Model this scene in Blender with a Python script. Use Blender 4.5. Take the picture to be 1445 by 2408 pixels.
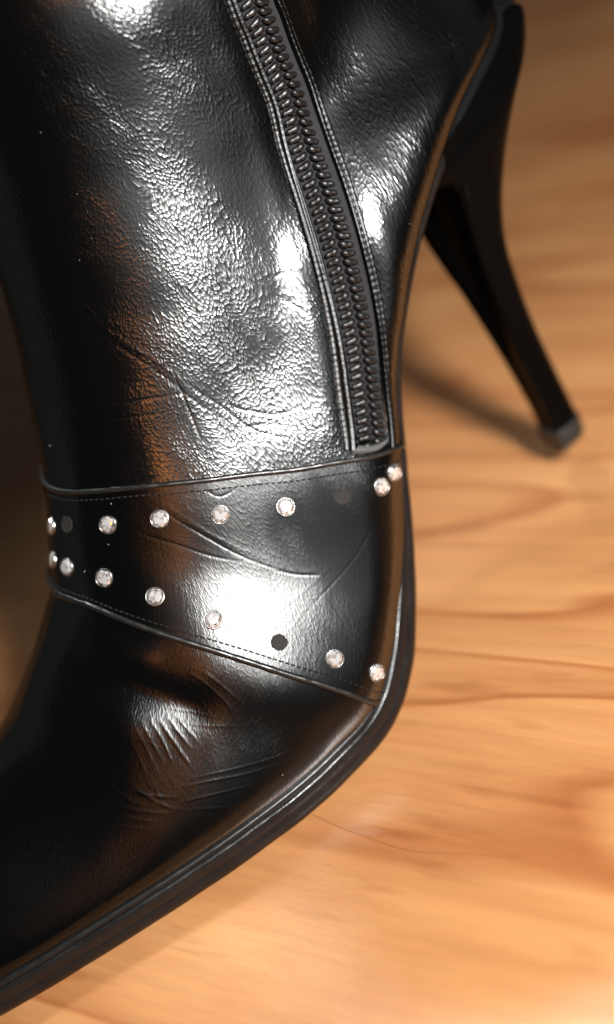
import bpy, math, random
import numpy as np
from mathutils import Matrix, Vector

for o in list(bpy.data.objects):
    bpy.data.objects.remove(o)
scene = bpy.context.scene
col = scene.collection
S = 0.01                      # everything below is measured in centimetres

# ---------------------------------------------------------------- camera
cd = bpy.data.cameras.new('camera')
cam = bpy.data.objects.new('camera', cd)
col.objects.link(cam)
_p, _phi, _r = math.radians(31.38), math.radians(68.0), math.radians(-27.69)
_t = Vector((-math.sin(_phi), -math.cos(_phi), 0)); _n = Vector((math.cos(_phi), -math.sin(_phi), 0)); _k = Vector((0, 0, 1))
def _foot(w):                 # viewer-aligned axes -> axes of the boot
    w = Vector(w)
    return Vector((w.dot(_t), w.dot(_n), w.dot(_k)))
CAM = _foot((-7.0466, -29.8146, 19.8105))
FWD = _foot((0, math.cos(_p), -math.sin(_p)))
_u0 = Vector((0, math.sin(_p), math.cos(_p))); _r0 = Vector((1, 0, 0))
RIGHT = _foot(math.cos(_r) * _r0 + math.sin(_r) * _u0)
UP = _foot(-math.sin(_r) * _r0 + math.cos(_r) * _u0)
cam.matrix_world = Matrix(((RIGHT.x, UP.x, -FWD.x, CAM.x * S), (RIGHT.y, UP.y, -FWD.y, CAM.y * S),
                           (RIGHT.z, UP.z, -FWD.z, CAM.z * S), (0, 0, 0, 1)))
cd.sensor_fit = 'VERTICAL'
cd.sensor_height = 36.0
cd.sensor_width = 24.0
cd.lens = 36.0 * 3197.4 / 2408
cd.clip_start = 0.01
cd.clip_end = 50
cd.dof.use_dof = True
cd.dof.focus_distance = 0.277
cd.dof.aperture_fstop = 4.0
scene.camera = cam

# ---------------------------------------------------------------- light: a flash beside the lens, a faint room
world = bpy.data.worlds.new('World')
scene.world = world
world.use_nodes = True
bg = world.node_tree.nodes['Background']
bg.inputs[0].default_value = (0.80, 0.86, 0.84, 1)
bg.inputs[1].default_value = 0.045

def area(name, loc, aim, size, power, colour, shape='DISK', size_y=None):
    l = bpy.data.lights.new(name, 'AREA')
    l.shape = shape
    l.size = size
    if size_y:
        l.size_y = size_y
    l.energy = power
    l.color = colour
    o = bpy.data.objects.new(name, l)
    col.objects.link(o)
    o.location = Vector(loc) * S
    d = (Vector(aim) - Vector(loc)).normalized()
    o.rotation_euler = d.to_track_quat('-Z', 'Y').to_euler()
    return o
area('camera_flash', (7.5, 35.5, 30.0), (6, 0, 5), 0.06, 5.0, (1.0, 0.985, 0.96), 'RECTANGLE', 0.045)
lamp = area('ceiling_lamp', (-28, -82, 140), (12.5, 13.5, 0), 0.22, 0.17, (0.94, 1.0, 0.97))
lamp.data.spread = math.radians(14)            # a narrow beam that grazes the boards in front of the boot
warm = area('warm_reflection_helper', (42, 60, 60), (8.5, 0.5, 13.5), 0.09, 0.008, (1.0, 0.31, 0.035), 'RECTANGLE', 0.28)  # added light, there only to put an orange reflection on the shaft
warm.data.spread = math.radians(7)

vs = scene.view_settings
vs.view_transform = 'Standard'
vs.look = 'None'
vs.exposure = 0.0
vs.gamma = 1.0
scene.render.film_transparent = False
scene.cycles.use_denoising = True
scene.cycles.max_bounces = 8
scene.cycles.caustics_reflective = False
scene.cycles.sample_clamp_indirect = 4.0

import numpy as np
# ---------------------------------------------------------------- boot last (centimetres, X toe, Y zip side, Z up)
#        Xb    Zb    Xt    Zt    wb    wm    tm   e    yT
ST = [(22.6, 1.15, 22.7, 1.45, 0.10, 0.12, .50, 1.0,  0.0),
      (22.0, 0.95, 21.6, 2.10, 0.75, 0.80, .40, 1.0,  0.0),
      (19.6, 0.85, 18.6, 3.00, 2.05, 2.10, .12, 1.35, -0.1),
      (16.5, 0.85, 16.3, 3.40, 3.02, 3.09, .11, 1.38, -0.25),
      (13.6, 0.85, 14.95, 4.22, 3.70, 3.80, .11, 1.36, -0.3),
      (11.3, 0.90, 14.10, 4.82, 3.93, 4.10, .12, 1.26, -0.40),
      ( 9.55,1.15, 13.40, 5.25, 3.70, 4.28, .15, 1.14, -0.60),   # 6 lower edge of the strap
      ( 7.45,2.75, 12.70, 6.25, 2.85, 3.76, .17, 1.10, -0.95),
      ( 5.93,4.60, 12.00, 7.30, 2.05, 3.47, .23, 1.06, -1.30),   # 8 upper edge of the strap
      ( 4.80,6.22, 11.40, 8.40, 1.62, 3.29, .28, 1.0, -1.75),
      ( 2.90,8.20, 10.75, 9.75, 1.38, 3.20, .34, 1.0, -2.15),
      ( 0.42,9.82, 10.10, 11.4, 1.10, 3.22, .44, 1.0, -2.60),
      (-1.8,10.60, 9.52, 12.95, 0.65, 3.36, .50, 1.0, -2.95),
      (-2.6,11.25, 9.12, 14.4, 0.25, 3.58, .52, 1.0, -3.30),
      (-2.95,12.40, 8.85, 15.7, 0.00, 3.85, .52, 1.0, -3.65),
      (-2.7,14.60, 8.65,17.3, 0.00, 4.20, .50, 1.0, -4.35),
      (-2.6,17.50, 8.5, 19.5, 0.00, 4.45, .50, 1.0, -5.0),
      (-2.7,22.00, 8.3, 23.0, 0.00, 4.70, .50, 1.0, -6.1)]
ST = np.array(ST, float)
V_LOW, V_UP, V_TOP = 6.0, 8.0, float(len(ST) - 1)

def station(v):
    """parameters at v (array), Catmull-Rom through the stations"""
    v = np.atleast_1d(np.asarray(v, float))
    i = np.clip(np.floor(v).astype(int), 0, len(ST) - 2)
    t = (v - i)[:, None]
    p1, p2 = ST[i], ST[i + 1]
    p0 = np.where((i > 0)[:, None], ST[np.maximum(i - 1, 0)], 2 * p1 - p2)
    p3 = np.where((i < len(ST) - 2)[:, None], ST[np.minimum(i + 2, len(ST) - 1)], 2 * p2 - p1)
    r = .5 * (2 * p1 + (p2 - p0) * t + (2 * p0 - 5 * p1 + 4 * p2 - p3) * t * t + (3 * p1 - p0 - 3 * p2 + p3) * t ** 3)
    r[:, 4:6] = np.maximum(r[:, 4:6], 0)
    return r

_PH = np.linspace(0, np.pi / 2, 60)

def half_section(par):
    """unit-less half outline: (tau, y) samples with arc length, from feather edge to ridge"""
    Xb, Zb, Xt, Zt, wb, wm, tm, e, yT = par
    H = np.hypot(Xt - Xb, Zt - Zb)
    p = 1 + .45 * np.clip((tm - .30) / .18, 0, 1)            # the counter narrows steadily towards the back of the heel
    ta = tm * (1 - np.cos(_PH)); ya = wb + (wm - wb) * np.sin(_PH) ** p
    tb = tm + (1 - tm) * np.sin(_PH) ** e; yb = wm * np.cos(_PH) ** e
    ta = np.concatenate([ta, tb[1:]]); ya = np.concatenate([ya, yb[1:]])
    s = np.concatenate([[0], np.cumsum(np.hypot(np.diff(ta) * H, np.diff(ya)))])
    return ta, ya, s / s[-1]

def surf(v, u):
    """grid of points for arrays v (n) and u (m); u 0 = zip-side feather edge, .5 = ridge, 1 = far feather edge"""
    v = np.atleast_1d(v); u = np.atleast_1d(u)
    P = station(v)
    out = np.zeros((len(v), len(u), 3))
    h = np.where(u <= .5, 2 * u, 2 * (1 - u)); sg = np.where(u <= .5, 1., -1.)
    for k, par in enumerate(P):
        ta, ya, s = half_section(par)
        tt = np.interp(h, s, ta); yy = np.interp(h, s, ya)
        out[k, :, 0] = par[0] + (par[2] - par[0]) * tt
        out[k, :, 2] = par[1] + (par[3] - par[1]) * tt
        f = 1 - (1 - np.minimum(tt / .6, 1)) ** 2           # the shaft leans away from the zip side above the sole
        f2 = np.minimum(tt / .45, 1); f2 = f2 * f2 * (3 - 2 * f2)
        w = np.clip((v[k] - 8.5) / 5, 0, 1); w = w * w * (3 - 2 * w); f = f + (f2 - f) * w
        w = np.clip((v[k] - 11.0) / 5, 0, 1); w = w * w * (3 - 2 * w)
        out[k, :, 1] = sg * yy + par[8] * (f + (1 - f) * w)
    return out
FOLDS = [
 (-0.065, 0.36, [(14.15,-0.89,4.67),(14.01,0.48,4.59),(13.78,1.29,4.21),(13.47,1.92,3.82),(13.12,2.45,3.42),(12.84,2.77,3.13)]),
 (0.06, 0.4, [(13.61,-0.6,5.08),(13.4,0.81,4.77),(13.06,1.7,4.3)]),
 (0.09, 0.55, [(15.23,-0.25,4.01),(14.71,0.8,3.94),(14.26,1.66,3.59),(14.05,2.22,3.17)]),
 (0.022, 0.045, [(13.84,2.1,3.42),(13.96,2.44,2.98),(14.07,2.76,2.56)]),
 (0.026, 0.045, [(13.69,2.19,3.41),(13.78,2.53,2.96),(13.95,2.84,2.51)]),
 (0.03, 0.05, [(13.56,2.28,3.37),(13.62,2.6,2.95),(13.67,2.88,2.58),(13.7,3.09,2.28)]),
 (0.026, 0.045, [(13.41,2.4,3.32),(13.45,2.68,2.94),(13.46,2.94,2.6)]),
 (0.022, 0.045, [(13.29,2.46,3.3),(13.28,2.76,2.92),(13.27,2.96,2.64)]),
 (0.018, 0.04, [(13.98,2.04,3.4),(14.12,2.39,2.96),(14.29,2.71,2.51)]),
 (0.015, 0.04, [(14.17,1.99,3.34),(14.35,2.35,2.89),(14.52,2.67,2.46)]),
 (0.028, 0.05, [(15.2,1.77,2.97),(15.13,2.18,2.65),(15.0,2.58,2.32),(14.84,2.79,2.15)]),
 (0.03, 0.05, [(15.41,2.08,2.61),(15.27,2.4,2.37),(15.01,2.73,2.14),(14.59,3.11,1.86)]),
 (0.024, 0.045, [(14.81,2.25,2.76),(14.75,2.62,2.39),(14.6,2.96,2.06),(14.34,3.26,1.78)]),
 (0.022, 0.045, [(14.9,2.42,2.54),(14.67,2.75,2.29),(14.26,3.11,2.03)]),
 (0.02, 0.04, [(15.41,2.49,2.22),(15.16,2.76,2.05),(14.88,3.02,1.85)]),
 (0.018, 0.04, [(15.57,2.49,2.15),(15.31,2.78,1.95),(15.11,2.97,1.82)]),
 (0.014, 0.035, [(14.28,2.95,2.23),(13.56,3.34,1.98),(12.81,3.67,1.69),(11.95,3.9,1.42)]),
 (0.014, 0.035, [(14.41,3.09,1.98),(13.66,3.47,1.75),(12.81,3.79,1.43)]),
 (0.012, 0.035, [(14.04,2.99,2.27),(13.34,3.36,2.03),(12.37,3.73,1.7),(11.44,3.95,1.5)]),
 (0.012, 0.035, [(14.34,3.25,1.8),(13.7,3.61,1.47),(13.11,3.79,1.29)]),
 (0.012, 0.035, [(14.13,2.71,2.59),(14.15,3.05,2.16),(14.19,3.35,1.7)]),
 (0.012, 0.035, [(14.41,2.6,2.58),(14.56,2.94,2.11),(14.53,3.28,1.66)]),
 (0.022, 0.05, [(12.55,2.44,3.79),(12.45,2.68,3.5),(12.37,2.99,3.05),(12.39,3.2,2.68)]),
 (0.018, 0.045, [(12.34,2.56,3.75),(12.23,2.87,3.35),(12.14,3.17,2.88)]),
 (0.015, 0.045, [(12.78,2.37,3.72),(12.74,2.62,3.41),(12.74,2.93,2.94)]),
 (0.014, 0.04, [(13.38,2.31,3.44),(13.01,2.68,3.16),(12.65,3.04,2.82)]),
 (0.012, 0.04, [(13.42,2.48,3.2),(13.01,2.89,2.87),(12.49,3.25,2.54)]),
 (-0.008, 0.04, [(16.49,1.54,2.59),(16.65,1.97,2.22),(16.75,2.32,1.87),(16.86,2.56,1.58)]),
 (-0.008, 0.04, [(16.29,1.82,2.45),(16.42,2.2,2.09),(16.52,2.57,1.7)]),
 (-0.006, 0.045, [(16.06,0.45,3.3),(16.25,0.85,3.06),(16.42,1.32,2.75)]),
 (-0.006, 0.045, [(15.78,0.58,3.39),(16.07,0.95,3.08),(16.26,1.27,2.83)]),
 (-0.006, 0.04, [(18.19,1.8,1.96),(18.18,2.14,1.6),(18.13,2.38,1.33)]),
 (-0.015, 0.04, [(10.91,1.03,6.51),(10.77,1.34,6.11),(10.57,1.68,5.66),(10.28,2.08,5.06),(9.9,2.46,4.5),(9.6,2.68,4.2)]),
 (0.007, 0.05, [(10.82,1.02,6.59),(10.67,1.34,6.19),(10.48,1.69,5.69),(10.19,2.05,5.15),(9.79,2.43,4.59)]),
 (-0.011, 0.04, [(11.63,0.6,6.44),(11.39,1.05,6.07),(11.07,1.45,5.72),(10.71,1.86,5.27),(10.25,2.21,4.84)]),
 (-0.018, 0.035, [(9.91,2.48,4.45),(9.57,2.72,4.12),(9.16,2.94,3.84)]),
 (-0.005, 0.035, [(7.26,3.03,4.3),(7.83,3.09,3.99),(8.37,3.1,3.76),(9.01,3.08,3.61),(9.71,3.08,3.51),(10.26,3.12,3.4)]),
 (0.002, 0.05, [(10.58,2.83,3.8),(9.64,2.91,3.8),(8.79,2.96,3.9)]),
 (-0.012, 0.035, [(10.01,1.46,6.42),(9.84,1.66,6.13),(9.46,1.77,6.09)]),
 (-0.015, 0.04, [(9.87,-0.78,10.21),(9.64,-0.22,9.61),(9.41,0.26,9.01),(9.21,0.64,8.45),(9.02,1.02,7.78),(8.69,1.43,7.05)]),
 (0.012, 0.045, [(9.69,-0.57,10.14),(9.44,0.01,9.44),(9.18,0.44,8.87),(8.98,0.81,8.25)]),
 (-0.022, 0.035, [(9.05,0.63,8.58),(9.15,0.8,8.17),(9.28,0.99,7.7),(9.45,1.23,7.13)]),
 (-0.022, 0.035, [(8.67,1.17,7.63),(8.27,1.47,7.15),(7.82,1.73,6.82),(7.31,1.91,6.72)]),
 (-0.02, 0.035, [(8.98,0.81,8.25),(8.7,1.2,7.55),(8.45,1.59,6.84),(7.93,1.99,6.28)]),
 (-0.016, 0.03, [(8.72,1.45,7.02),(8.09,1.71,6.74),(7.57,2.04,6.34)]),
 (-0.018, 0.035, [(10.69,-0.59,8.84),(10.2,0.13,8.47),(9.56,0.61,8.25),(8.94,0.93,8.02)]),
 (-0.015, 0.035, [(10.99,-0.63,8.48),(10.39,0.18,8.22),(9.59,0.77,7.92)]),
 (-0.015, 0.03, [(10.6,-0.9,9.28),(10.14,-0.12,8.9),(9.52,0.45,8.57)]),
 (-0.016, 0.03, [(6.5,1.11,8.85),(6.23,1.4,8.4),(6.11,1.66,7.95)]),
 (-0.016, 0.03, [(6.48,1.0,9.14),(5.87,1.21,8.97),(5.66,1.59,8.38)]),
 (-0.26, 0.7, [(4.94,1.8,8.44),(5.33,2.11,7.47),(5.79,2.34,6.55),(6.43,2.62,5.6)]),
 (0.03, 0.7, [(5.74,-0.19,14.7),(6.24,-0.26,14.15)]),
]
EDGE_UP = np.array([(0.0, 8.099), (0.07, 8.099), (0.092, 8.099), (0.12, 8.099), (0.152, 8.099), (0.188, 8.074), (0.238, 8.099), (0.287, 8.099), (0.332, 8.099), (0.382, 8.074), (0.437, 7.977), (0.47, 7.904), (0.52, 7.904), (0.563, 7.977), (0.618, 8.074), (0.668, 8.099), (0.713, 8.099), (0.762, 8.099), (0.812, 8.074), (0.848, 8.099), (0.88, 8.099), (0.908, 8.099), (0.93, 8.099), (1.0, 8.099)])
EDGE_LOW = np.array([(0.0, 5.886), (0.025, 5.886), (0.032, 5.886), (0.078, 5.959), (0.122, 6.007), (0.16, 6.031), (0.205, 6.08), (0.263, 6.129), (0.317, 6.153), (0.375, 6.177), (0.443, 6.226), (0.487, 6.153), (0.52, 6.153), (0.625, 6.177), (0.683, 6.153), (0.737, 6.129), (0.795, 6.08), (0.84, 6.031), (0.878, 6.007), (0.922, 5.959), (0.968, 5.886), (0.975, 5.886), (1.0, 5.886)])
ZV = np.array([8.147, 8.442, 8.736, 9.012, 9.265, 9.509, 9.753, 10.005, 10.259, 10.511, 10.784, 11.103, 11.472, 11.889, 12.347, 12.816, 13.274, 13.717, 15.0, 16.0, 17.0])
ZU = np.array([0.0983, 0.0971, 0.0986, 0.1038, 0.1117, 0.1209, 0.1312, 0.1429, 0.1548, 0.167, 0.1803, 0.1959, 0.214, 0.2313, 0.2439, 0.2519, 0.2574, 0.2617, 0.2651, 0.2669, 0.2681])
UPPER = [(7.247, 0.507, 1), (7.393, 0.47, 0), (7.515, 0.408, 1), (7.637, 0.345, 1), (7.661, 0.275, 1), (7.685, 0.2, 1), (7.734, 0.137, 0), (7.783, 0.09, 1), (7.88, 0.068, 1)]
LOWER = [(6.664, 0.515, 1), (6.688, 0.475, 1), (6.712, 0.412, 1), (6.615, 0.343, 1), (6.469, 0.268, 1), (6.348, 0.183, 0), (6.275, 0.112, 1), (6.202, 0.052, 1)]

# ---------------------------------------------------------------- dense surface of the upper, folds included
def catmull(pts, n):
    p = np.asarray(pts, float)
    q = np.vstack([2 * p[0] - p[1], p, 2 * p[-1] - p[-2]])
    out = []
    for i in range(len(p) - 1):
        t = np.linspace(0, 1, n, endpoint=False)[:, None]
        a, b, c, d = q[i:i + 4]
        out.append(.5 * (2 * b + (c - a) * t + (2 * a - 5 * b + 4 * c - d) * t * t + (3 * b - a - 3 * c + d) * t ** 3))
    out.append(p[-1:])
    return np.vstack(out)

def polyline_distance(P, L):
    """distance of points P (n,3) to polyline L and the place along it (0..1)"""
    best = np.full(len(P), 1e9); where = np.zeros(len(P))
    seg = np.linalg.norm(np.diff(L, axis=0), axis=1); tot = seg.sum(); acc = 0.
    for a, b, s in zip(L[:-1], L[1:], seg):
        ab = b - a
        t = np.clip(((P - a) @ ab) / (ab @ ab + 1e-12), 0, 1)
        d = np.linalg.norm(P - (a + t[:, None] * ab), axis=1)
        m = d < best
        best[m] = d[m]; where[m] = (acc + t[m] * s) / tot
        acc += s
    return best, where

_rng = np.random.default_rng(7)
def soft_noise(P, wave, seed, n=14):
    g = np.random.default_rng(seed)
    r = np.zeros(P.shape[:-1])
    for _ in range(n):
        d = g.normal(size=3); d /= np.linalg.norm(d)
        r += np.sin((P @ d) * 2 * np.pi / (wave * g.uniform(.7, 1.5)) + g.uniform(0, 6.28))
    return r / math.sqrt(n)

def edge_v(E, u):
    """v of a strap edge at u, smoothed"""
    x = np.linspace(0, 1, 400); y = np.interp(x, E[:, 0], E[:, 1])
    k = np.hanning(33); k /= k.sum()
    return np.interp(u, x, np.convolve(np.pad(y, 16, mode='edge'), k, 'valid'))

NV, NU = 1400, 760
GV = np.linspace(0, V_TOP, NV)
GU = np.concatenate([np.linspace(0, .56, 640, endpoint=False), np.linspace(.56, 1, NU - 640)])
G0 = surf(GV, GU)
def grid_normals(G):
    n = np.cross(np.gradient(G, axis=1), np.gradient(G, axis=0))
    n /= np.linalg.norm(n, axis=2, keepdims=True) + 1e-12
    c = G.mean(axis=1, keepdims=True)
    if (n * (G - c)).sum() < 0:
        n = -n
    return n
GN0 = grid_normals(G0)

# the zip runs down the zip side as u(v)
_zp = catmull(np.stack([ZV, ZU], 1), 12)
zip_v, zip_u = _zp[:, 0], _zp[:, 1]

def sample(A, v, u):
    """bilinear sample of a grid quantity at (v, u)"""
    v = np.clip(np.atleast_1d(v), 0, V_TOP - 1e-6); u = np.clip(np.atleast_1d(u), 0, 1 - 1e-6)
    fv = v / V_TOP * (NV - 1); i = np.minimum(fv.astype(int), NV - 2); a = (fv - i)[:, None]
    j = np.clip(np.searchsorted(GU, u, side='right') - 1, 0, NU - 2)
    b = ((u - GU[j]) / (GU[j + 1] - GU[j]))[:, None]
    return (A[i, j] * (1 - a) * (1 - b) + A[i + 1, j] * a * (1 - b) + A[i, j + 1] * (1 - a) * b + A[i + 1, j + 1] * a * b)

zip_line0 = sample(G0, zip_v, zip_u)
D = np.zeros((NV, NU))
flat = G0.reshape(-1, 3)
D += .012 * soft_noise(G0, 3.2, 3) + .0035 * soft_noise(G0, 1.3, 5)
lo_u, up_u = edge_v(EDGE_LOW, GU), edge_v(EDGE_UP, GU)
D[(GV[:, None] > lo_u[None]) & (GV[:, None] < up_u[None])] *= .55
fade_feather = np.clip(np.minimum(GU, 1 - GU) / .03, 0, 1) ** 1.0
for amp, wid, line in FOLDS:
    L = catmull(line, 6)
    near = np.linalg.norm(flat - L.mean(0), axis=1) < np.linalg.norm(L - L.mean(0), axis=1).max() + 3.2 * wid
    idx = np.nonzero(near)[0]
    if not len(idx):
        continue
    if wid < .2:
        amp *= .32 * (.65 if L[:, 0].mean() > 11.6 else 1.0); wid *= .70
        dist, t = polyline_distance(flat[idx], L)
        prof = np.exp(-(dist / wid) ** 2) * np.clip(np.minimum(t, 1 - t) / .3, 0, 1) ** .8
    else:                                    # broad dents and swells: a smooth chain of bumps
        Q = L[::3]
        prof = sum(np.exp(-((flat[idx] - q) ** 2).sum(1) / wid ** 2) for q in Q)
        prof /= max(sum(np.exp(-((p_ - Q) ** 2).sum(1) / wid ** 2).sum() for p_ in Q[len(Q) // 2:len(Q) // 2 + 1]), 1e-6)
    D.reshape(-1)[idx] += amp * prof
D_FOLDS = D * fade_feather[None, :]
# hollow for the zip, the leather swelling on both sides of it
near = np.nonzero((np.linalg.norm(flat[:, None, [0, 2]][:, 0] - np.array([5.9, 10.5]), axis=1) < 14) & (flat[:, 1] > 0))[0]
zd, zt = polyline_distance(flat[near], zip_line0)
endfade = np.clip(zt / .02, 0, 1)
D.reshape(-1)[near] += endfade * (-.19 * np.exp(-(zd / .50) ** 6) + .018 * np.exp(-((zd - .95) / .3) ** 2))
D *= fade_feather[None, :] if True else 1
# strap and vamp do not inherit the hollow
G = G0 + GN0 * D[..., None]
GF = G0 + GN0 * D_FOLDS[..., None]; GFN = grid_normals(GF)
GN = grid_normals(G)
# surface coordinates in cm, for the grain of the leather
CU = np.concatenate([np.zeros((NV, 1)), np.cumsum(np.linalg.norm(np.diff(G0, axis=1), axis=2), axis=1)], axis=1)
CV = np.concatenate([np.zeros((1, NU)), np.cumsum(np.linalg.norm(np.diff(G0, axis=0), axis=2), axis=0)], axis=0)
CU = CU - CU[:, [int(np.searchsorted(GU, .5))]]

# ---------------------------------------------------------------- mesh helpers
def mesh_object(name, V, F, mat, parent=None, smooth=True, uv=None, kind=None):
    me = bpy.data.meshes.new(name)
    me.from_pydata((np.asarray(V, float) * S).tolist(), [], [tuple(int(i) for i in f) for f in F])
    if uv is not None:
        lay = me.uv_layers.new(name='UVMap')
        li = np.zeros(len(me.loops), dtype=np.int32); me.loops.foreach_get('vertex_index', li)
        lay.data.foreach_set('uv', np.asarray(uv, np.float32)[li].ravel())
    me.polygons.foreach_set('use_smooth', [smooth] * len(me.polygons))
    me.materials.append(mat)
    me.update()
    o = bpy.data.objects.new(name, me)
    col.objects.link(o)
    if parent is not None:
        o.parent = parent
    if kind:
        o['kind'] = kind
    return o

def grid_faces(n, m, flip=False, closed=False, off=0):
    i = np.arange(n - 1)[:, None]; mm = m if closed else m - 1
    j = np.arange(mm)[None, :]; j2 = (j + 1) % m
    f = np.stack([i * m + j, i * m + j2, (i + 1) * m + j2, (i + 1) * m + j], axis=-1).reshape(-1, 4) + off
    return f[:, ::-1] if flip else f

def tube(path, radius, sides=8, normals=None, cap=True):
    P = np.asarray(path, float); n = len(P)
    T = np.gradient(P, axis=0); T /= np.linalg.norm(T, axis=1, keepdims=True)
    if normals is None:
        N = np.cross(T, np.array([0, 0, 1.])); bad = np.linalg.norm(N, axis=1) < 1e-3
        N[bad] = np.cross(T[bad], np.array([1., 0, 0]))
    else:
        N = normals - (normals * T).sum(1, keepdims=True) * T
    N /= np.linalg.norm(N, axis=1, keepdims=True)
    B = np.cross(T, N)
    r = np.broadcast_to(np.asarray(radius, float), (n,))[:, None]
    V = []
    for k in range(sides):
        a = 2 * math.pi * k / sides
        V.append(P + r * (math.cos(a) * N + math.sin(a) * B))
    V = np.stack(V, axis=1).reshape(-1, 3)
    F = [tuple(f) for f in grid_faces(n, sides, flip=True, closed=True)]
    if cap:
        F.append(tuple(range(sides))); F.append(tuple(range((n - 1) * sides, n * sides))[::-1])
    return V, F

def join(parts):
    V, F, off = [], [], 0
    for v, f in parts:
        V.append(np.asarray(v, float)); F += [tuple(int(i) + off for i in q) for q in f]; off += len(v)
    return np.vstack(V), F

# ---------------------------------------------------------------- materials
def new_mat(name):
    m = bpy.data.materials.new(name); m.use_nodes = True
    nt = m.node_tree
    return m, nt, nt.nodes['Principled BSDF']
def node(nt, kind, **kw):
    n = nt.nodes.new(kind)
    for k, v in kw.items():
        setattr(n, k, v)
    return n
def val(n, **kw):
    for k, v in kw.items():
        n.inputs[k.replace('_', ' ')].default_value = v

def leather(name, angle, stretch, cell, depth, rough, coat, pores=.3,  base=(.0009, .0010, .0011), crease=.16, sharp=.28, broad=.42, mix=.25):
    m, nt, b = new_mat(name)
    L = nt.links.new
    uvn = node(nt, 'ShaderNodeUVMap', uv_map='UVMap')
    warp = node(nt, 'ShaderNodeTexNoise', noise_dimensions='2D'); val(warp, Scale=1.1, Detail=2.0)
    L(uvn.outputs[0], warp.inputs['Vector'])
    addw = node(nt, 'ShaderNodeMixRGB', blend_type='LINEAR_LIGHT'); addw.inputs[0].default_value = .18
    L(uvn.outputs[0], addw.inputs[1]); L(warp.outputs['Color'], addw.inputs[2])
    mp = node(nt, 'ShaderNodeMapping'); mp.inputs['Rotation'].default_value = (0, 0, math.radians(angle))
    L(addw.outputs[0], mp.inputs['Vector'])
    sc = node(nt, 'ShaderNodeVectorMath', operation='MULTIPLY'); sc.inputs[1].default_value = (1.0, stretch, 1)
    L(mp.outputs[0], sc.inputs[0])
    vo = node(nt, 'ShaderNodeTexVoronoi', feature='F1', voronoi_dimensions='2D'); val(vo, Scale=1.0 / cell, Randomness=.9)
    L(sc.outputs[0], vo.inputs['Vector'])
    ns = node(nt, 'ShaderNodeTexNoise', noise_dimensions='2D'); val(ns, Scale=1.6 / cell, Detail=3.0, Roughness=.6)
    L(sc.outputs[0], ns.inputs['Vector'])
    big = node(nt, 'ShaderNodeTexNoise', noise_dimensions='2D'); val(big, Scale=.55, Detail=3.0, Roughness=.55)
    L(uvn.outputs[0], big.inputs['Vector'])
    ramp = node(nt, 'ShaderNodeMapRange'); val(ramp, From_Min=.35, From_Max=.65, To_Min=.45, To_Max=1.25)
    L(big.outputs['Fac'], ramp.inputs['Value'])
    # fine creases: two warped line families
    wv = node(nt, 'ShaderNodeTexVoronoi', feature='DISTANCE_TO_EDGE', voronoi_dimensions='2D'); val(wv, Scale=.42 / cell, Randomness=1.0)
    L(sc.outputs[0], wv.inputs['Vector'])
    edge = node(nt, 'ShaderNodeMapRange'); val(edge, From_Min=0.0, From_Max=.12, To_Min=0.0, To_Max=1.0)
    L(wv.outputs['Distance'], edge.inputs['Value'])
    h1 = node(nt, 'ShaderNodeMath', operation='MULTIPLY_ADD'); h1.inputs[1].default_value = -1.0
    sq = node(nt, 'ShaderNodeMath', operation='POWER'); sq.inputs[1].default_value = 2.0
    L(vo.outputs['Distance'], sq.inputs[0]); L(sq.outputs[0], h1.inputs[0])
    hm = node(nt, 'ShaderNodeMath', operation='MULTIPLY'); hm.inputs[1].default_value = pores
    L(ns.outputs['Fac'], hm.inputs[0]); L(hm.outputs[0], h1.inputs[2])
    h2 = node(nt, 'ShaderNodeMath', operation='MULTIPLY_ADD'); h2.inputs[1].default_value = crease
    L(edge.outputs[0], h2.inputs[0]); L(h1.outputs[0], h2.inputs[2])
    bump = node(nt, 'ShaderNodeBump'); val(bump, Distance=depth * S)
    L(ramp.outputs[0], bump.inputs['Strength']); L(h2.outputs[0], bump.inputs['Height'])
    # dyed hide under a wax finish: a tight and a soft gloss over black
    nt.nodes.remove(b)
    outn = [n for n in nt.nodes if n.type == 'OUTPUT_MATERIAL'][0]
    df = node(nt, 'ShaderNodeBsdfDiffuse'); df.inputs['Color'].default_value = (*base, 1)
    g1 = node(nt, 'ShaderNodeBsdfAnisotropic', distribution='BECKMANN'); g1.inputs['Color'].default_value = (1, 1, 1, 1)
    g2 = node(nt, 'ShaderNodeBsdfAnisotropic', distribution='BECKMANN'); g2.inputs['Color'].default_value = (.92, .97, 1, 1)
    rr = node(nt, 'ShaderNodeMapRange'); val(rr, From_Min=.3, From_Max=.7, To_Min=sharp - .04, To_Max=sharp + .06)
    L(big.outputs['Fac'], rr.inputs['Value']); L(rr.outputs[0], g1.inputs['Roughness'])
    g2.inputs['Roughness'].default_value = broad
    gm = node(nt, 'ShaderNodeMixShader'); gm.inputs[0].default_value = mix
    L(g1.outputs[0], gm.inputs[1]); L(g2.outputs[0], gm.inputs[2])
    fr = node(nt, 'ShaderNodeFresnel'); fr.inputs['IOR'].default_value = 1.50
    ms = node(nt, 'ShaderNodeMixShader')
    fm = node(nt, 'ShaderNodeMapRange'); val(fm, From_Min=.04, From_Max=1.0, To_Min=.034, To_Max=.17)   # gloss capped at grazing angles to tame edge reflections
    L(fr.outputs[0], fm.inputs['Value']); L(fm.outputs[0], ms.inputs[0]); L(df.outputs[0], ms.inputs[1]); L(gm.outputs[0], ms.inputs[2])
    for n_ in (df, g1, g2, fr):
        L(bump.outputs[0], n_.inputs['Normal'])
    L(ms.outputs[0], outn.inputs['Surface'])
    return m

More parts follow.
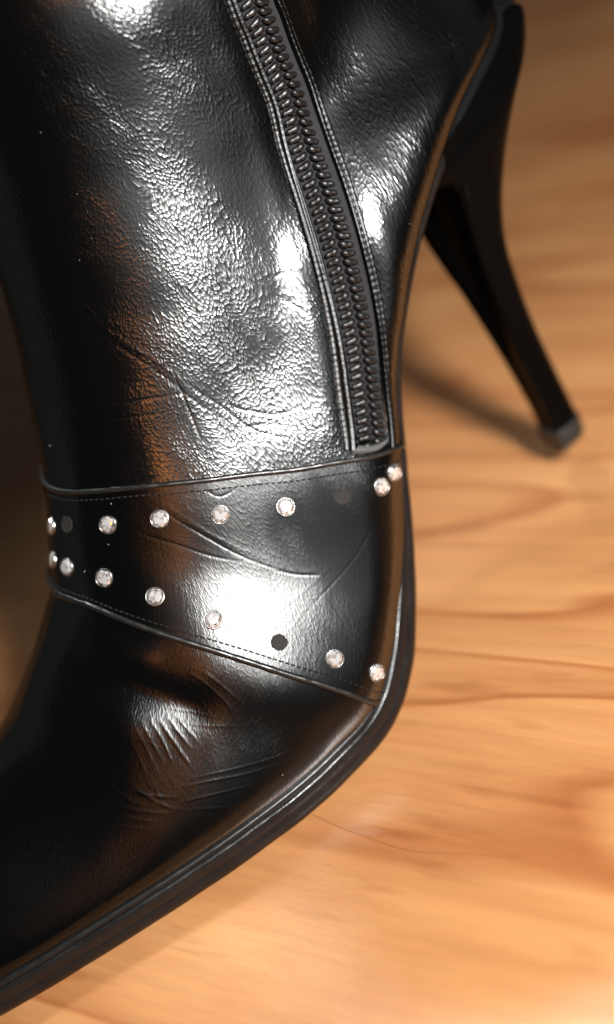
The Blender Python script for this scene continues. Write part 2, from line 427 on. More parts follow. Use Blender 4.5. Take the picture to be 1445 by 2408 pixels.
M_SHAFT = leather('grained_black_leather', -32, .56, .052, .0050, .36, .72, sharp=.225, mix=.24)
M_STRAP = leather('smooth_black_leather', 20, .8, .055, .0020, .36, .75, pores=.5, sharp=.28, mix=.2)
M_VAMP = leather('worn_black_leather', 25, .62, .052, .0020, .38, .6, pores=.4, crease=.35, sharp=.30, mix=.12)
M_FACING = leather('black_leather_edge', 0, .9, .045, .0030, .42, .5, sharp=.38, mix=.5)

def simple(name, colr, rough, metallic=0.0, coat=0.0, bump_scale=None, bump_dist=.002, spec=.5):
    m, nt, b = new_mat(name)
    val(b, Base_Color=(*colr, 1), Roughness=rough, Metallic=metallic, Coat_Weight=coat, Coat_Roughness=.12)
    b.inputs['Specular IOR Level'].default_value = spec
    if bump_scale:
        tc = node(nt, 'ShaderNodeTexCoord')
        ns = node(nt, 'ShaderNodeTexNoise'); val(ns, Scale=bump_scale, Detail=4.0, Roughness=.6)
        nt.links.new(tc.outputs['Object'], ns.inputs['Vector'])
        bp = node(nt, 'ShaderNodeBump'); val(bp, Distance=bump_dist * S, Strength=1.0)
        nt.links.new(ns.outputs['Fac'], bp.inputs['Height']); nt.links.new(bp.outputs[0], b.inputs['Normal'])
        mr = node(nt, 'ShaderNodeMapRange'); val(mr, From_Min=.3, From_Max=.7, To_Min=max(0, rough - .08), To_Max=rough + .1)
        nt.links.new(ns.outputs['Fac'], mr.inputs['Value']); nt.links.new(mr.outputs[0], b.inputs['Roughness'])
    return m
M_PIPING = simple('black_piping_leather', (.006, .006, .006), .38, coat=.3, bump_scale=900, bump_dist=.006)
M_THREAD = simple('black_thread', (.007, .007, .007), .6, bump_scale=4000, bump_dist=.004, spec=.25)
M_TAPE = simple('black_woven_zip_tape', (.014, .0135, .0145), .75, spec=.3, bump_scale=2600, bump_dist=.02)
M_TAPE_END = simple('grey_tape_end', (.06, .06, .057), .6, bump_scale=1500, bump_dist=.015)
M_TOOTH = simple('black_nylon_coil', (.006, .006, .0066), .36, bump_scale=2500, bump_dist=.004)
M_SOLE = simple('black_sole_edge', (.006, .006, .0065), .30, spec=.35, bump_scale=160, bump_dist=.022)
M_WELT = simple('black_welt', (.006, .006, .006), .34, spec=.4, bump_scale=500, bump_dist=.006)
M_HEEL = simple('black_lacquered_heel', (.0015, .0015, .0015), .16, spec=.035, bump_scale=120, bump_dist=.004)
M_TIP = simple('worn_rubber_heel_tip', (.014, .015, .014), .45, bump_scale=500, bump_dist=.02)
M_GLUE = simple('dried_glue', (.020, .018, .017), .7, spec=.2, bump_scale=2500, bump_dist=.02)
M_RIM = simple('dark_silver_setting', (.35, .34, .33), .3, metallic=1.0)
M_LINT = simple('pale_lint', (.55, .55, .52), .8)
M_HAIR = simple('brown_hair', (.22, .10, .045), .4)
M_LINING = simple('dark_lining', (.03, .025, .02), .8)

M_CRYSTALS = [simple('painted_bright_facet', (.74, .74, .74), .10, metallic=.6, coat=1.0),  # bright and dark facet colours paint in the stone's inner reflections
              simple('painted_rosy_facet', (.48, .43, .41), .12, metallic=.6, coat=1.0),
              simple('painted_dark_facet', (.13, .14, .13), .10, metallic=.6, coat=1.0)]

def wood_material():
    m, nt, b = new_mat('honey_laminate_wood')
    L = nt.links.new
    tc = node(nt, 'ShaderNodeTexCoord')
    rot = node(nt, 'ShaderNodeMapping'); rot.inputs['Rotation'].default_value = (0, 0, math.radians(-WOOD_ANGLE))
    L(tc.outputs['Object'], rot.inputs['Vector'])          # x of the mapped space runs along the grain
    st = node(nt, 'ShaderNodeVectorMath', operation='MULTIPLY'); st.inputs[1].default_value = (9.0, 42.0, 1)
    L(rot.outputs[0], st.inputs[0])
    n1 = node(nt, 'ShaderNodeTexNoise'); val(n1, Scale=1.0, Detail=4.0, Roughness=.55, Distortion=.9)
    L(st.outputs[0], n1.inputs['Vector'])
    # growth lines: a warped sawtooth across the grain
    sep = node(nt, 'ShaderNodeSeparateXYZ'); L(rot.outputs[0], sep.inputs[0])
    st2 = node(nt, 'ShaderNodeVectorMath', operation='MULTIPLY'); st2.inputs[1].default_value = (1.8, 17.0, 1)
    L(rot.outputs[0], st2.inputs[0])
    n2 = node(nt, 'ShaderNodeTexNoise'); val(n2, Scale=1.0, Detail=2.0, Roughness=.5, Distortion=.4)
    L(st2.outputs[0], n2.inputs['Vector'])
    k = node(nt, 'ShaderNodeMath', operation='MULTIPLY'); k.inputs[1].default_value = 7.0
    L(n2.outputs['Fac'], k.inputs[0])
    fr = node(nt, 'ShaderNodeMath', operation='FRACT'); L(k.outputs[0], fr.inputs[0])
    ln = node(nt, 'ShaderNodeValToRGB'); e = ln.color_ramp.elements
    e[0].position = 0; e[0].color = (0, 0, 0, 1)
    e[1].position = 1; e[1].color = (0, 0, 0, 1)
    x = ln.color_ramp.elements.new(.80); x.color = (.25, .25, .25, 1)
    x = ln.color_ramp.elements.new(.93); x.color = (1, 1, 1, 1)
    L(fr.outputs[0], ln.inputs[0])
    # dark flecks along the grain
    st3 = node(nt, 'ShaderNodeVectorMath', operation='MULTIPLY'); st3.inputs[1].default_value = (28., 150., 1)
    L(rot.outputs[0], st3.inputs[0])
    n3 = node(nt, 'ShaderNodeTexNoise'); val(n3, Scale=1.0, Detail=3.0, Roughness=.5)
    L(st3.outputs[0], n3.inputs['Vector'])
    fl = node(nt, 'ShaderNodeMapRange'); val(fl, From_Min=.58, From_Max=.70)
    L(n3.outputs['Fac'], fl.inputs['Value'])
    cr = node(nt, 'ShaderNodeValToRGB'); e = cr.color_ramp.elements
    e[0].position = .2; e[0].color = (.36, .145, .050, 1)
    e[1].position = .78; e[1].color = (.53, .270, .110, 1)
    x = cr.color_ramp.elements.new(.5); x.color = (.45, .208, .080, 1)
    L(n1.outputs['Fac'], cr.inputs[0])
    m1 = node(nt, 'ShaderNodeMixRGB', blend_type='MULTIPLY'); m1.inputs[2].default_value = (.66, .50, .42, 1)
    lf = node(nt, 'ShaderNodeMath', operation='MULTIPLY'); lf.inputs[1].default_value = .95
    L(ln.outputs[0], lf.inputs[0]); L(lf.outputs[0], m1.inputs[0]); L(cr.outputs[0], m1.inputs[1])
    m2 = node(nt, 'ShaderNodeMixRGB', blend_type='MULTIPLY'); m2.inputs[2].default_value = (.62, .50, .42, 1)
    f2 = node(nt, 'ShaderNodeMath', operation='MULTIPLY'); f2.inputs[1].default_value = .5
    L(fl.outputs[0], f2.inputs[0]); L(f2.outputs[0], m2.inputs[0]); L(m1.outputs[0], m2.inputs[1])
    st5 = node(nt, 'ShaderNodeVectorMath', operation='MULTIPLY'); st5.inputs[1].default_value = (16., 330., 1)
    L(rot.outputs[0], st5.inputs[0])
    n5 = node(nt, 'ShaderNodeTexNoise'); val(n5, Scale=1.0, Detail=3.0, Roughness=.6, Distortion=.3)
    L(st5.outputs[0], n5.inputs['Vector'])
    r5 = node(nt, 'ShaderNodeMapRange'); val(r5, From_Min=.3, From_Max=.7, To_Min=.89, To_Max=1.07)
    L(n5.outputs['Fac'], r5.inputs['Value'])
    m3 = node(nt, 'ShaderNodeMixRGB', blend_type='MULTIPLY'); m3.inputs[0].default_value = 1.0
    L(m2.outputs[0], m3.inputs[1]); L(r5.outputs[0], m3.inputs[2])
    L(m3.outputs[0], b.inputs['Base Color'])
    # pressed pore texture of the laminate
    st4 = node(nt, 'ShaderNodeVectorMath', operation='MULTIPLY'); st4.inputs[1].default_value = (110., 420., 1)
    L(rot.outputs[0], st4.inputs[0])
    n4 = node(nt, 'ShaderNodeTexNoise'); val(n4, Scale=1.0, Detail=3.0, Roughness=.6)
    L(st4.outputs[0], n4.inputs['Vector'])
    bp = node(nt, 'ShaderNodeBump'); val(bp, Distance=.012 * S, Strength=1.0)
    L(n4.outputs['Fac'], bp.inputs['Height']); L(bp.outputs[0], b.inputs['Normal'])
    val(b, Roughness=.28)
    b.inputs['Specular IOR Level'].default_value = .42
    return m

# ---------------------------------------------------------------- floor
WOOD_ANGLE = 112.0
M_WOOD = wood_material()
_n = 9
xs = np.linspace(-220, 220, _n)
V = np.array([(x, y, 0) for x in xs for y in xs])
floor = mesh_object('floor', V, grid_faces(_n, _n, flip=True), M_WOOD)
floor['kind'] = 'structure'

# ---------------------------------------------------------------- the boot
boot = bpy.data.objects.new('ankle_boot', None)
col.objects.link(boot)
boot.empty_display_size = .05
boot['label'] = 'black leather stiletto ankle boot with rhinestone strap and side zip on wooden floor'
boot['category'] = 'boot'

def panel(name, v0, v1, nv, mat, offset=0.0, tuck0=0.0, tuck1=0.0, us=None):
    """a leather piece of the upper between two sections; its two edges may tuck in"""
    us = GU if us is None else us
    w = np.linspace(0, 1, nv)[:, None]
    vv = (v0(us)[None] * (1 - w) + v1(us)[None] * w).ravel(); uu = np.tile(us, nv)
    P = sample(G, vv, uu); N = sample(GN, vv, uu); N /= np.linalg.norm(N, axis=1, keepdims=True)
    s = np.linspace(0, 1, nv)
    off = np.full(nv, float(offset))
    if tuck0:
        off -= tuck0 * np.clip(1 - s / .012, 0, 1)
    if tuck1:
        off -= tuck1 * np.clip(1 - (1 - s) / .012, 0, 1)
    P = P + N * np.repeat(off, len(us))[:, None]
    uv = np.stack([sample(CU[..., None], vv, uu)[:, 0], sample(CV[..., None], vv, uu)[:, 0]], 1)
    return mesh_object(name, P, grid_faces(nv, len(us)), mat, boot, uv=uv)

shaft = panel('shaft', lambda u: edge_v(EDGE_UP, u) - .03, lambda u: u * 0 + V_TOP, 560, M_SHAFT)
vamp = panel('vamp', lambda u: u * 0, lambda u: edge_v(EDGE_LOW, u) + .03, 480, M_VAMP)
strap = panel('strap', lambda u: edge_v(EDGE_LOW, u), lambda u: edge_v(EDGE_UP, u), 260, M_STRAP, offset=.025)

# dark lining inside the open top
_v = np.full(len(GU), V_TOP - 1e-5)
top = sample(G, _v, GU); tn = sample(GN, _v, GU)
rows = [top + tn * .0, top - tn * .12 + [0, 0, .05], top - tn * .25, top - tn * .3 - [0, 0, 4.0]]
mesh_object('lining', np.vstack(rows), grid_faces(4, len(GU)), M_LINING, boot)

def along_section(v, u0, u1, n, lift, dv=0.0):
    u = np.linspace(u0, u1, n)
    P = sample(G, edge_v(v, u) + dv, u); N = sample(GN, edge_v(v, u) + dv, u)
    N /= np.linalg.norm(N, axis=1, keepdims=True)
    return P + N * lift, N

def piping(v, r, lift):
    P, N = along_section(v, .002, .998, 260, lift)
    wob = 1 + .08 * np.sin(np.arange(len(P)) * .9) * np.sin(np.arange(len(P)) * .23)
    V, F = tube(P, r * wob, 10, N)
    return mesh_object('piping', V, F, M_PIPING, boot)
p1 = piping(EDGE_UP, .058, .03)
p2 = piping(EDGE_LOW, .068, .03)

def stitch_row(P, N, length, pitch, radius, lift, parent, name='stitching', wob=.0):
    """thread stitches laid one after the other along a line on the leather"""
    seg = np.concatenate([[0], np.cumsum(np.linalg.norm(np.diff(P, axis=0), axis=1))])
    parts = []; s = pitch
    while s + length < seg[-1]:
        q = np.linspace(s, s + length, 5)
        c = np.stack([np.interp(q, seg, P[:, k]) for k in range(3)], 1)
        nn = np.stack([np.interp(q, seg, N[:, k]) for k in range(3)], 1)
        nn /= np.linalg.norm(nn, axis=1, keepdims=True)
        arch = np.array([-1.0, .55, 1.0, .55, -1.0])[:, None] * radius
        c = c + nn * (lift + arch)
        parts.append(tube(c, radius * np.array([.6, 1, 1.05, 1, .6]), 6, nn))
        s += pitch
    V, F = join(parts)
    return mesh_object(name, V, F, M_THREAD, parent, kind='stuff')
P, N = along_section(EDGE_UP, .004, .6, 400, .035, dv=-.125); stitch_row(P, N, .095, .13, .015, .0, strap)
P, N = along_section(EDGE_LOW, .004, .6, 400, .035, dv=.115); stitch_row(P, N, .095, .13, .015, .0, strap)

# ---------------------------------------------------------------- zip
zv = np.interp(np.linspace(0, len(zip_v) - 1, 900), np.arange(len(zip_v)), zip_v)
zu = np.interp(np.linspace(0, len(zip_v) - 1, 900), np.arange(len(zip_v)), zip_u)
ker = np.hanning(31); ker /= ker.sum()
zu_s = np.convolve(np.pad(zu, 15, mode='edge'), ker, 'valid')
zu = zu_s
Z0 = sample(GF, zv, zu)
zs = np.concatenate([[0], np.cumsum(np.linalg.norm(np.diff(Z0, axis=0), axis=1))])
# base surface with the folds but without the hollow
def base_point(v, u):
    P = sample(GF, v, u); N = sample(GFN, v, u)
    return P, N / np.linalg.norm(N, axis=1, keepdims=True)
def zip_frame(s):
    v = np.interp(s, zs, zv); u = np.interp(s, zs, zu)
    P, N = base_point(v, u)
    e = .04
    A = base_point(np.interp(s - e, zs, zv), np.interp(s - e, zs, zu))[0]
    B = base_point(np.interp(s + e, zs, zv), np.interp(s + e, zs, zu))[0]
    T = B - A; T -= (T * N).sum(1, keepdims=True) * N; T /= np.linalg.norm(T, axis=1, keepdims=True)
    W = np.cross(T, N)                       # across the zip, towards the heel
    W *= np.sign(-W[:, :1])
    return v, u, P, N, T, W
def on_zip(s, d, h):
    """point d across and h above the zip line, following the curved leather"""
    s = np.atleast_1d(np.asarray(s, float)); d = np.broadcast_to(np.asarray(d, float), s.shape); h = np.broadcast_to(np.asarray(h, float), s.shape)
    v, u, P, N, T, W = zip_frame(s)
    e = 1e-3
    Sv = (base_point(v + .05, u)[0] - base_point(v - .05, u)[0]) / .1
    Su = (base_point(v, u + .01)[0] - base_point(v, np.maximum(u - .01, 0))[0]) / (u + .01 - np.maximum(u - .01, 0))[:, None]
    tgt = W * d[:, None]
    a = (Sv * Sv).sum(1); b = (Sv * Su).sum(1); c = (Su * Su).sum(1)
    r1 = (Sv * tgt).sum(1); r2 = (Su * tgt).sum(1); det = a * c - b * b
    dv = (r1 * c - r2 * b) / det; du = (r2 * a - r1 * b) / det
    v2, u2 = v + dv, u + du
    over = np.minimum(u2, 0)
    P2, N2 = base_point(np.maximum(v2, 8.0), np.maximum(u2, .001))
    return P2 + N2 * h[:, None], N2, T, W

s_end = float(zs[-1])
n_s = 620
ss = np.linspace(0.0, s_end, n_s)
def strip(name, prof, mat, parent, s_arr, pucker=0.0, seed=1):
    g = np.random.default_rng(seed)
    rows, uvs = [], []
    for d, h, pk in prof:
        wob = pucker * pk * (np.sin(s_arr * 2 * np.pi / .135) * .6 + soft_noise(np.stack([s_arr, s_arr * 0 + d, s_arr * 0], 1), .3, seed) * .5)
        P = on_zip(s_arr, d, h + wob)[0]
        rows.append(P); uvs.append(np.stack([np.full(len(s_arr), d), s_arr], 1))
    V = np.stack(rows, 1).reshape(-1, 3); uv = np.stack(uvs, 1).reshape(-1, 2)
    return mesh_object(name, V, grid_faces(len(s_arr), len(prof)), mat, parent, uv=uv)
zipper = strip('zipper', [(-.42, -.16, 0), (-.2, -.125, 0), (0, -.125, 0), (.2, -.125, 0), (.50, -.10, 0)], M_TAPE, boot, ss)
strip('zip_facing', [(-.74, -.07, 0), (-.69, -.005, .5), (-.655, -.012, 1), (-.62, .035, 1), (-.57, .055, 1), (-.51, .045, .7), (-.475, .020, .6), (-.45, .050, .4), (-.415, .052, .3), (-.395, .02, .2), (-.385, -.13, 0)], M_FACING, zipper, ss, .006, 4)
strip('zip_facing', [(.455, -.12, 0), (.46, .0, .2), (.48, .030, .4), (.52, .040, .8), (.555, .012, 1), (.585, .015, 1), (.62, .03, .6), (.68, .0, .3), (.74, -.07, 0)], M_FACING, zipper, ss, .006, 9)
def zip_stitches(d, lift):
    s = np.linspace(.05, s_end - .1, 1500)
    P, N, _, _ = on_zip(s, d, lift)
    stitch_row(P, N, .11, .155, .012, -.004, zipper)
zip_stitches(-.655, .004)
zip_stitches(.575, .020)

def tooth_mesh(name, side):
    """one loop of the coil: a fat bead towards the middle running out into a smaller one"""
    xs = np.array([-.175, -.165, -.13, -.075, -.01, .045, .085, .125, .16, .175])
    rr = np.array([.012, .050, .082, .098, .088, .070, .074, .072, .048, .012])
    zz = np.array([-.03, .0, .02, .028, .02, .004, .0, -.006, -.02, -.04])
    yy = np.array([.05, .045, .03, .012, -.006, -.018, -.028, -.036, -.044, -.05])
    V = []
    for x, r, z, y in zip(xs, rr, zz, yy):
        for k in range(8):
            a = 2 * math.pi * k / 8
            V.append((side * x, y + r * .92 * math.cos(a), z + r * .68 * math.sin(a)))
    F = [tuple(f) for f in grid_faces(len(xs), 8, flip=side > 0, closed=True)]
    F.append(tuple(range(8))); F.append(tuple(range(72, 80))[::-1])
    me = bpy.data.meshes.new(name)
    me.from_pydata((np.array(V) * S * .93).tolist(), [], F)
    me.polygons.foreach_set('use_smooth', [True] * len(me.polygons))
    me.materials.append(M_TOOTH)
    me.update()
    return me
TM = {-1: tooth_mesh('zipper_tooth', -1), 1: tooth_mesh('zipper_tooth', 1)}
rng = random.Random(11)
s_teeth_end = float(np.interp(15.2, zv, zs))
pitch = .190
s = .12
k = 0
while s < s_teeth_end:
    for side in (-1, 1):
        sa = s + (0 if side < 0 else pitch * .5)
        P, N, T, W = on_zip(np.array([sa]), side * .172, -.062)
        x, y, z = Vector(W[0]), Vector(T[0]), Vector(N[0])
        z = (z - z.dot(x) * x).normalized(); y = z.cross(x)
        if y.dot(Vector(T[0])) < 0:
            y = -y; x = -x
            flip = -1
        else:
            flip = 1
        M = Matrix((x, y, z)).transposed().to_4x4()
        o = bpy.data.objects.new('zipper_tooth', TM[side * flip])
        col.objects.link(o)
        o.parent = zipper
        o.matrix_world = Matrix.Translation(Vector(P[0]) * S) @ M @ Matrix.Rotation(rng.uniform(-.06, .06), 4, 'Z') @ Matrix.Rotation(rng.uniform(-.08, .08), 4, 'Y')
    s += pitch
    k += 1

# folded grey end of the tape above the strap
def blob_strip(pts, half, lift, mat, name, parent):
    pts = catmull(np.array(pts, float), 8)
    rows = []
    for dd, hh in ((-half, -.03), (-half * .7, lift * .8), (0, lift), (half * .7, lift * .8), (half, -.03)):
        rows.append(on_zip(pts[:, 0], pts[:, 1] + dd * .6, hh + .015 * np.sin(pts[:, 0] * 40 + dd * 30))[0] + zip_frame(pts[:, 0])[4] * dd * .8)
    V = np.stack(rows, 1).reshape(-1, 3)
    return mesh_object(name, V, grid_faces(len(pts), 5), mat, parent)
blob_strip([(.02, -.42), (.03, -.2), (.08, .05), (.2, .3), (.34, .42)], .13, .045, M_TAPE_END, 'tape_end', zipper)

# ---------------------------------------------------------------- rhinestones on the strap
def crystal_mesh(seed):
    n = 8
    g = random.Random(seed)
    rings = [(.184, -.01, 0), (.184, .015, 0), (.152, .052, .5), (.112, .072, 0)]
    V, F = [], []
    for r, z, ph in rings:
        for k in range(n):
            a = 2 * math.pi * (k + ph) / n
            V.append((r * math.cos(a), r * math.sin(a), z))
    for q in range(len(rings) - 1):
        for k in range(n):
            a, b, c_, d = q * n + k, q * n + (k + 1) % n, (q + 1) * n + (k + 1) % n, (q + 1) * n + k
            if q == 0:
                F.append((a, b, c_, d))
            elif q == 1:
                F += [(a, b, d), (b, c_, d)]
            else:
                F += [(a, b, c_), (a, c_, d)]
    V.append((0, 0, .0735))                               # the table as a fan of facets, toned to imitate inner reflections
    F += [(3 * n + k, 3 * n + (k + 1) % n, 4 * n) for k in range(n)]
    me = bpy.data.meshes.new('rhinestone')
    me.from_pydata((np.array(V) * S).tolist(), [], F)
    for m_ in M_CRYSTALS:
        me.materials.append(m_)
    me.polygons.foreach_set('material_index', [g.choice((0, 0, 1, 1, 2)) for _ in F[:-8]] + [g.choice((0, 0, 0, 1)) for _ in range(8)])
    me.update()
    return me
def ring_mesh():
    a = np.linspace(0, 2 * np.pi, 25)[:-1]
    V = []
    for r, z in ((.180, -.02), (.181, .030), (.190, .036), (.203, .022), (.207, -.02)):
        V += [(r * math.cos(t), r * math.sin(t), z) for t in a]
    F = grid_faces(5, 24, closed=True)
    me = bpy.data.meshes.new('setting')
    me.from_pydata((np.array(V) * S).tolist(), [], [tuple(int(i) for i in f) for f in F])
    me.polygons.foreach_set('use_smooth', [True] * len(me.polygons))
    me.materials.append(M_RIM); me.update()
    return me
def mark_mesh():
    n = 20; g = random.Random(3)
    V = [(0, 0, .012)]
    for r, z in ((.09, .004), (.145, .004), (.172, .012), (.19, -.02)):
        for k in range(n):
            a = 2 * math.pi * k / n; q = r * (1 + g.uniform(-.12, .06))
            V.append((q * math.cos(a), q * math.sin(a), z + g.uniform(-.008, .006)))
    F = [(0, 1 + k, 1 + (k + 1) % n) for k in range(n)]
    for q in range(3):
        F += [(1 + q * n + k, 1 + (q + 1) * n + k, 1 + (q + 1) * n + (k + 1) % n, 1 + q * n + (k + 1) % n) for k in range(n)]
    me = bpy.data.meshes.new('glue_mark')
    me.from_pydata((np.array(V) * S).tolist(), [], F)
    me.polygons.foreach_set('use_smooth', [True] * len(me.polygons))
    me.materials.append(M_GLUE); me.update()
    return me
ME_C, ME_R, ME_G = [crystal_mesh(k_) for k_ in range(6)], ring_mesh(), mark_mesh()
FAR = [(7.0, .60, 1), (6.9, .68, 1), (7.3, .58, 1), (7.5, .66, 1), (7.7, .74, 1), (6.6, .77, 1), (7.75, .82, 1), (6.5, .86, 1)]
def surface_matrix(v, u, lift):
    P = sample(G, [v], [u])[0]; N = Vector(sample(GN, [v], [u])[0]).normalized()
    x = Vector((0, 0, 1)).cross(N).normalized(); y = N.cross(x)
    return Matrix.Translation((Vector(P) + N * lift) * S) @ Matrix((x, y, N)).transposed().to_4x4()
for v, u, real in UPPER + LOWER + FAR:
    M = surface_matrix(v, u, .03) @ Matrix.Rotation(rng.uniform(0, 6.28), 4, 'Z')
    if real:
        M = M @ Matrix.Rotation(rng.uniform(-.12, .12), 4, 'X') @ Matrix.Rotation(rng.uniform(-.12, .12), 4, 'Y')
        o = bpy.data.objects.new('rhinestone', rng.choice(ME_C)); col.objects.link(o); o.parent = boot; o.matrix_world = M
        r = bpy.data.objects.new('setting', ME_R); col.objects.link(r); r.parent = o
    else:
        o = bpy.data.objects.new('glue_mark', ME_G); col.objects.link(o); o.parent = boot; o.matrix_world = M
        o['label'] = 'dull round glue mark where a rhinestone has fallen off'

# ---------------------------------------------------------------- sole: the edge is swept round the feather line
V_SEAT = 13.6
def feather():
    v = np.concatenate([np.linspace(0, 1, 14, endpoint=False), np.linspace(1, V_SEAT, 200)])
    A = sample(G0, v, np.zeros(len(v)))
    par = station(v)
    return v, A, par
fv, FA, fpar = feather()
inner = FA.copy()
outer = inner.copy(); outer[:, 1] *= -1
loop = np.vstack([inner, outer[::-1]])
nl = len(inner)
tang = np.zeros_like(loop)
tang[1:-1] = loop[2:] - loop[:-2]; tang[0] = loop[0] - loop[-1]; tang[-1] = loop[-1] - loop[-2]
tang[0] = tang[1] * [1, 1, 1]; tang[0] = loop[0] - loop[-1]
tang /= np.linalg.norm(tang, axis=1, keepdims=True) + 1e-9
# "down" is square to the sole's own slope in the side view
bx, bz = fpar[:, 0], fpar[:, 1]
tx, tz = np.gradient(bx), np.gradient(bz); ln = np.hypot(tx, tz); tx, tz = tx / ln, tz / ln
down_h = np.stack([-tz, np.zeros(nl), tx], 1)
down_h *= np.where(down_h[:, 2:] > 0, -1, 1)
kk = np.hanning(21); kk /= kk.sum()
down_h = np.stack([np.convolve(np.pad(down_h[:, c], 10, mode='edge'), kk, 'valid') for c in range(3)], 1)
down_h /= np.linalg.norm(down_h, axis=1, keepdims=True)
down = np.vstack([down_h, down_h[::-1]])
outw = np.cross(down, tang)
cen = np.vstack([np.stack([bx, np.zeros(nl), bz], 1)] * 2)
cen[nl:] = cen[:nl][::-1]
sgn = np.sign((outw * (loop - np.array([9., 0, 4.]))).sum(1))
outw[:nl] *= np.sign(outw[nl // 2, 1]); outw[nl:] *= np.sign(-outw[nl + nl // 2, 1])
outw /= np.linalg.norm(outw, axis=1, keepdims=True) + 1e-9
th = np.interp(fv, [0, 3, 5.5, 6.3, 7.2, 8.2, 10, 13.6], [.78, .78, .80, .80, .46, .34, .32, .32])
th = np.concatenate([th, th[::-1]])
wid = np.interp(fv, [0, 3, 6.0, 6.6, 7.6, 8.6, 10.5, 13.6], [.8, .9, .95, .6, .22, .22, .25, .3])
wid = np.concatenate([wid, wid[::-1]])
wid_w = np.interp(fv, [0, 5.6, 6.4, 7.4], [1, 1, .9, .15]); wid_w = np.concatenate([wid_w, wid_w[::-1]])
WELT = [(-.10, -.03), (.05, -.035), (.105, -.01), (.125, .05), (.11, .105), (.065, .125)]
SOLE = [(.03, .10), (.085, .135), (.150, .155), (.185, .22), (.200, .42), (.195, .52), (.165, .545), (.160, .57), (.190, .60), (.185, .78), (.16, .93), (.10, 1.0), (-.15, 1.0)]
def sweep(prof, absolute_depth):
    rows = []
    ww = soft_noise(loop, 1.1, 21) * .008
    for o_, d_ in prof:
        dep = d_ if absolute_depth else d_
        depth = np.full(len(loop), d_) * (th if not absolute_depth else 1.0)
        q = loop + outw * ((o_ * (wid_w if absolute_depth else wid) + (ww if not absolute_depth else 0))[:, None]) + down * depth[:, None]
        rows.append(q)
    return rows
rw = sweep(WELT, True)
Vw = np.stack(rw, 1).reshape(-1, 3)
welt = mesh_object('welt', Vw, grid_faces(len(loop), len(WELT)), M_WELT, boot)
# sole: edge profile plus the underside
rs = sweep(SOLE, False)
Vs = np.stack(rs, 1)
Vs[..., 2] = np.maximum(Vs[..., 2], .004)
m = len(SOLE)
Fs = [tuple(f) for f in grid_faces(len(loop), m)]
L2 = len(loop)
for i in range(nl - 1):
    Fs.append((i * m + m - 1, (i + 1) * m + m - 1, (L2 - 2 - i) * m + m - 1, (L2 - 1 - i) * m + m - 1))
sole = mesh_object('sole', Vs.reshape(-1, 3), Fs, M_SOLE, boot)

# ---------------------------------------------------------------- heel
#         xf     zf    xb     zb     yc    hw    concave
HEEL = [( 2.60, 8.85, -2.75, 10.55, .0, 1.33, .05),
        ( 2.30, 8.60, -2.65, 10.30, .0, 1.36, .10),
        ( 1.75, 8.50, -2.30,  9.90, .02, 1.40, .25),
        ( 1.40, 8.25, -1.60,  9.30, .02, 1.40, .30),
        ( 1.32, 7.70, -.85,   8.35, .03, 1.26, .30),
        ( 1.32, 7.00, -.20,   7.30, .08, 1.12, .25),
        ( 1.34, 6.20,  .20,   6.30, .22, .94, .18),
        ( 1.38, 5.20,  .40,   5.22, .53, .68, .12),
        ( 1.40, 3.92,  .49,   3.93, .81, .46, .06),
        ( 1.32, 2.60,  .46,   2.60, .97, .39, .03),
        ( 1.26, 1.80,  .40,   1.80, 1.02, .38, .02),
        ( 1.24, 1.35,  .36,   1.35, 1.03, .39, .01)]
def heel_section(xf, zf, xb, zb, yc, hw, cc, n=28):
    L = xf - xb
    xm = xf - .42 * L
    pts = []
    for t in np.linspace(-1, 1, 7):                       # breast, slightly hollow
        pts.append((xf - cc * (1 - t * t), hw * .90 * t))
    for t in (.35, .7):
        pts.append((xf + (xm - xf) * t, hw * (.90 + .10 * t)))
    for a in np.linspace(0, math.pi, 17):
        pts.append((xm - (xm - xb) * math.sin(a) ** .9, hw * math.copysign(abs(math.cos(a)) ** .9, math.cos(a))))
    for t in (.7, .35):
        pts.append((xf + (xm - xf) * t, -hw * (.90 + .10 * t)))
    return np.array([(x, y + yc, zb + (zf - zb) * (x - xb) / L) for x, y in pts])
H = catmull(np.array(HEEL), 5)
secs = [heel_section(*h) for h in H]
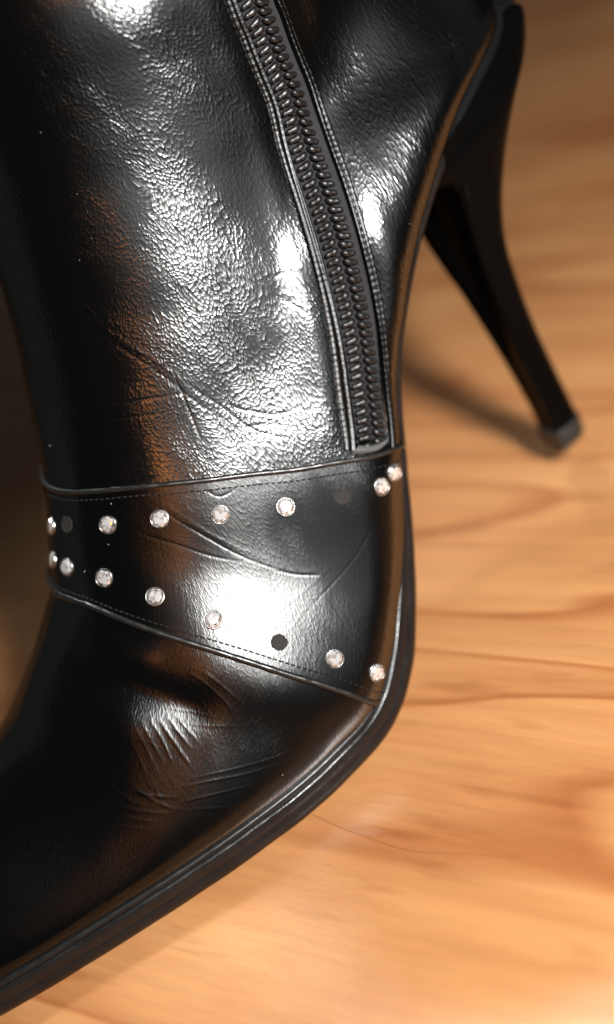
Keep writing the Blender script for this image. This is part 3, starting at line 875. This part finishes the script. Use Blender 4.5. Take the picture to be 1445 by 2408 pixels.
nsec = len(secs[0])
Vh = np.vstack(secs)
Fh = [tuple(f) for f in grid_faces(len(secs), nsec, closed=True)]
Fh.append(tuple(range(nsec))[::-1]); Fh.append(tuple(range((len(secs) - 1) * nsec, len(secs) * nsec)))
heel = mesh_object('heel', Vh, Fh, M_HEEL, boot)
tip = []
for k, (z, g) in enumerate([(1.345, .97), (1.32, 1.06), (1.27, 1.08), (.90, 1.06), (.82, 1.04), (.79, .97)]):
    q = heel_section(1.24, z, .35, z, 1.02, .41, .01)
    c = np.array([.80, 1.02, z]); q = c + (q - c) * [g, g, 1]
    q[:, 2] = z
    tip.append(q)
Ft = [tuple(f) for f in grid_faces(len(tip), nsec, closed=True)]
Ft.append(tuple(range(nsec))[::-1]); Ft.append(tuple(range((len(tip) - 1) * nsec, len(tip) * nsec)))
ht = mesh_object('heel_tip', np.vstack(tip), Ft, M_TIP, heel)
ht['label'] = 'scuffed grey-black rubber tip of the heel'

# ---------------------------------------------------------------- a hair on the floor, lint on the leather
hair_pts = [(12.3, 3.98, .012), (12.16, 4.82, .02), (11.94, 5.74, .03), (11.7, 6.58, .03), (11.35, 7.25, .03), (10.93, 7.93, .02), (10.51, 8.71, .012)]
V, F = tube(catmull(hair_pts, 10), .0026, 6)
hair = mesh_object('hair', V, F, M_HAIR)
hair['label'] = 'single thin brown hair lying on the floor beside the sole'
hair['category'] = 'hair'
parts = []
g = np.random.default_rng(5)
for _ in range(14):
    v = g.uniform(4.2, 13.5); u = g.uniform(.02, .5)
    P = sample(G, [v], [u])[0]; N = sample(GN, [v], [u])[0]
    a = g.normal(size=3); a -= a.dot(N) * N; a /= np.linalg.norm(a)
    ln = abs(g.normal()) * .008 + .005
    q = np.array([P + N * .03 - a * ln, P + N * .036, P + N * .03 + a * ln])
    parts.append(tube(q, .003 + .002 * g.random(), 5))
V, F = join(parts)
dust = mesh_object('dust', V, F, M_LINT, kind='stuff')
dust['label'] = 'pale dust specks and lint scattered over the black leather'
dust['category'] = 'dust'
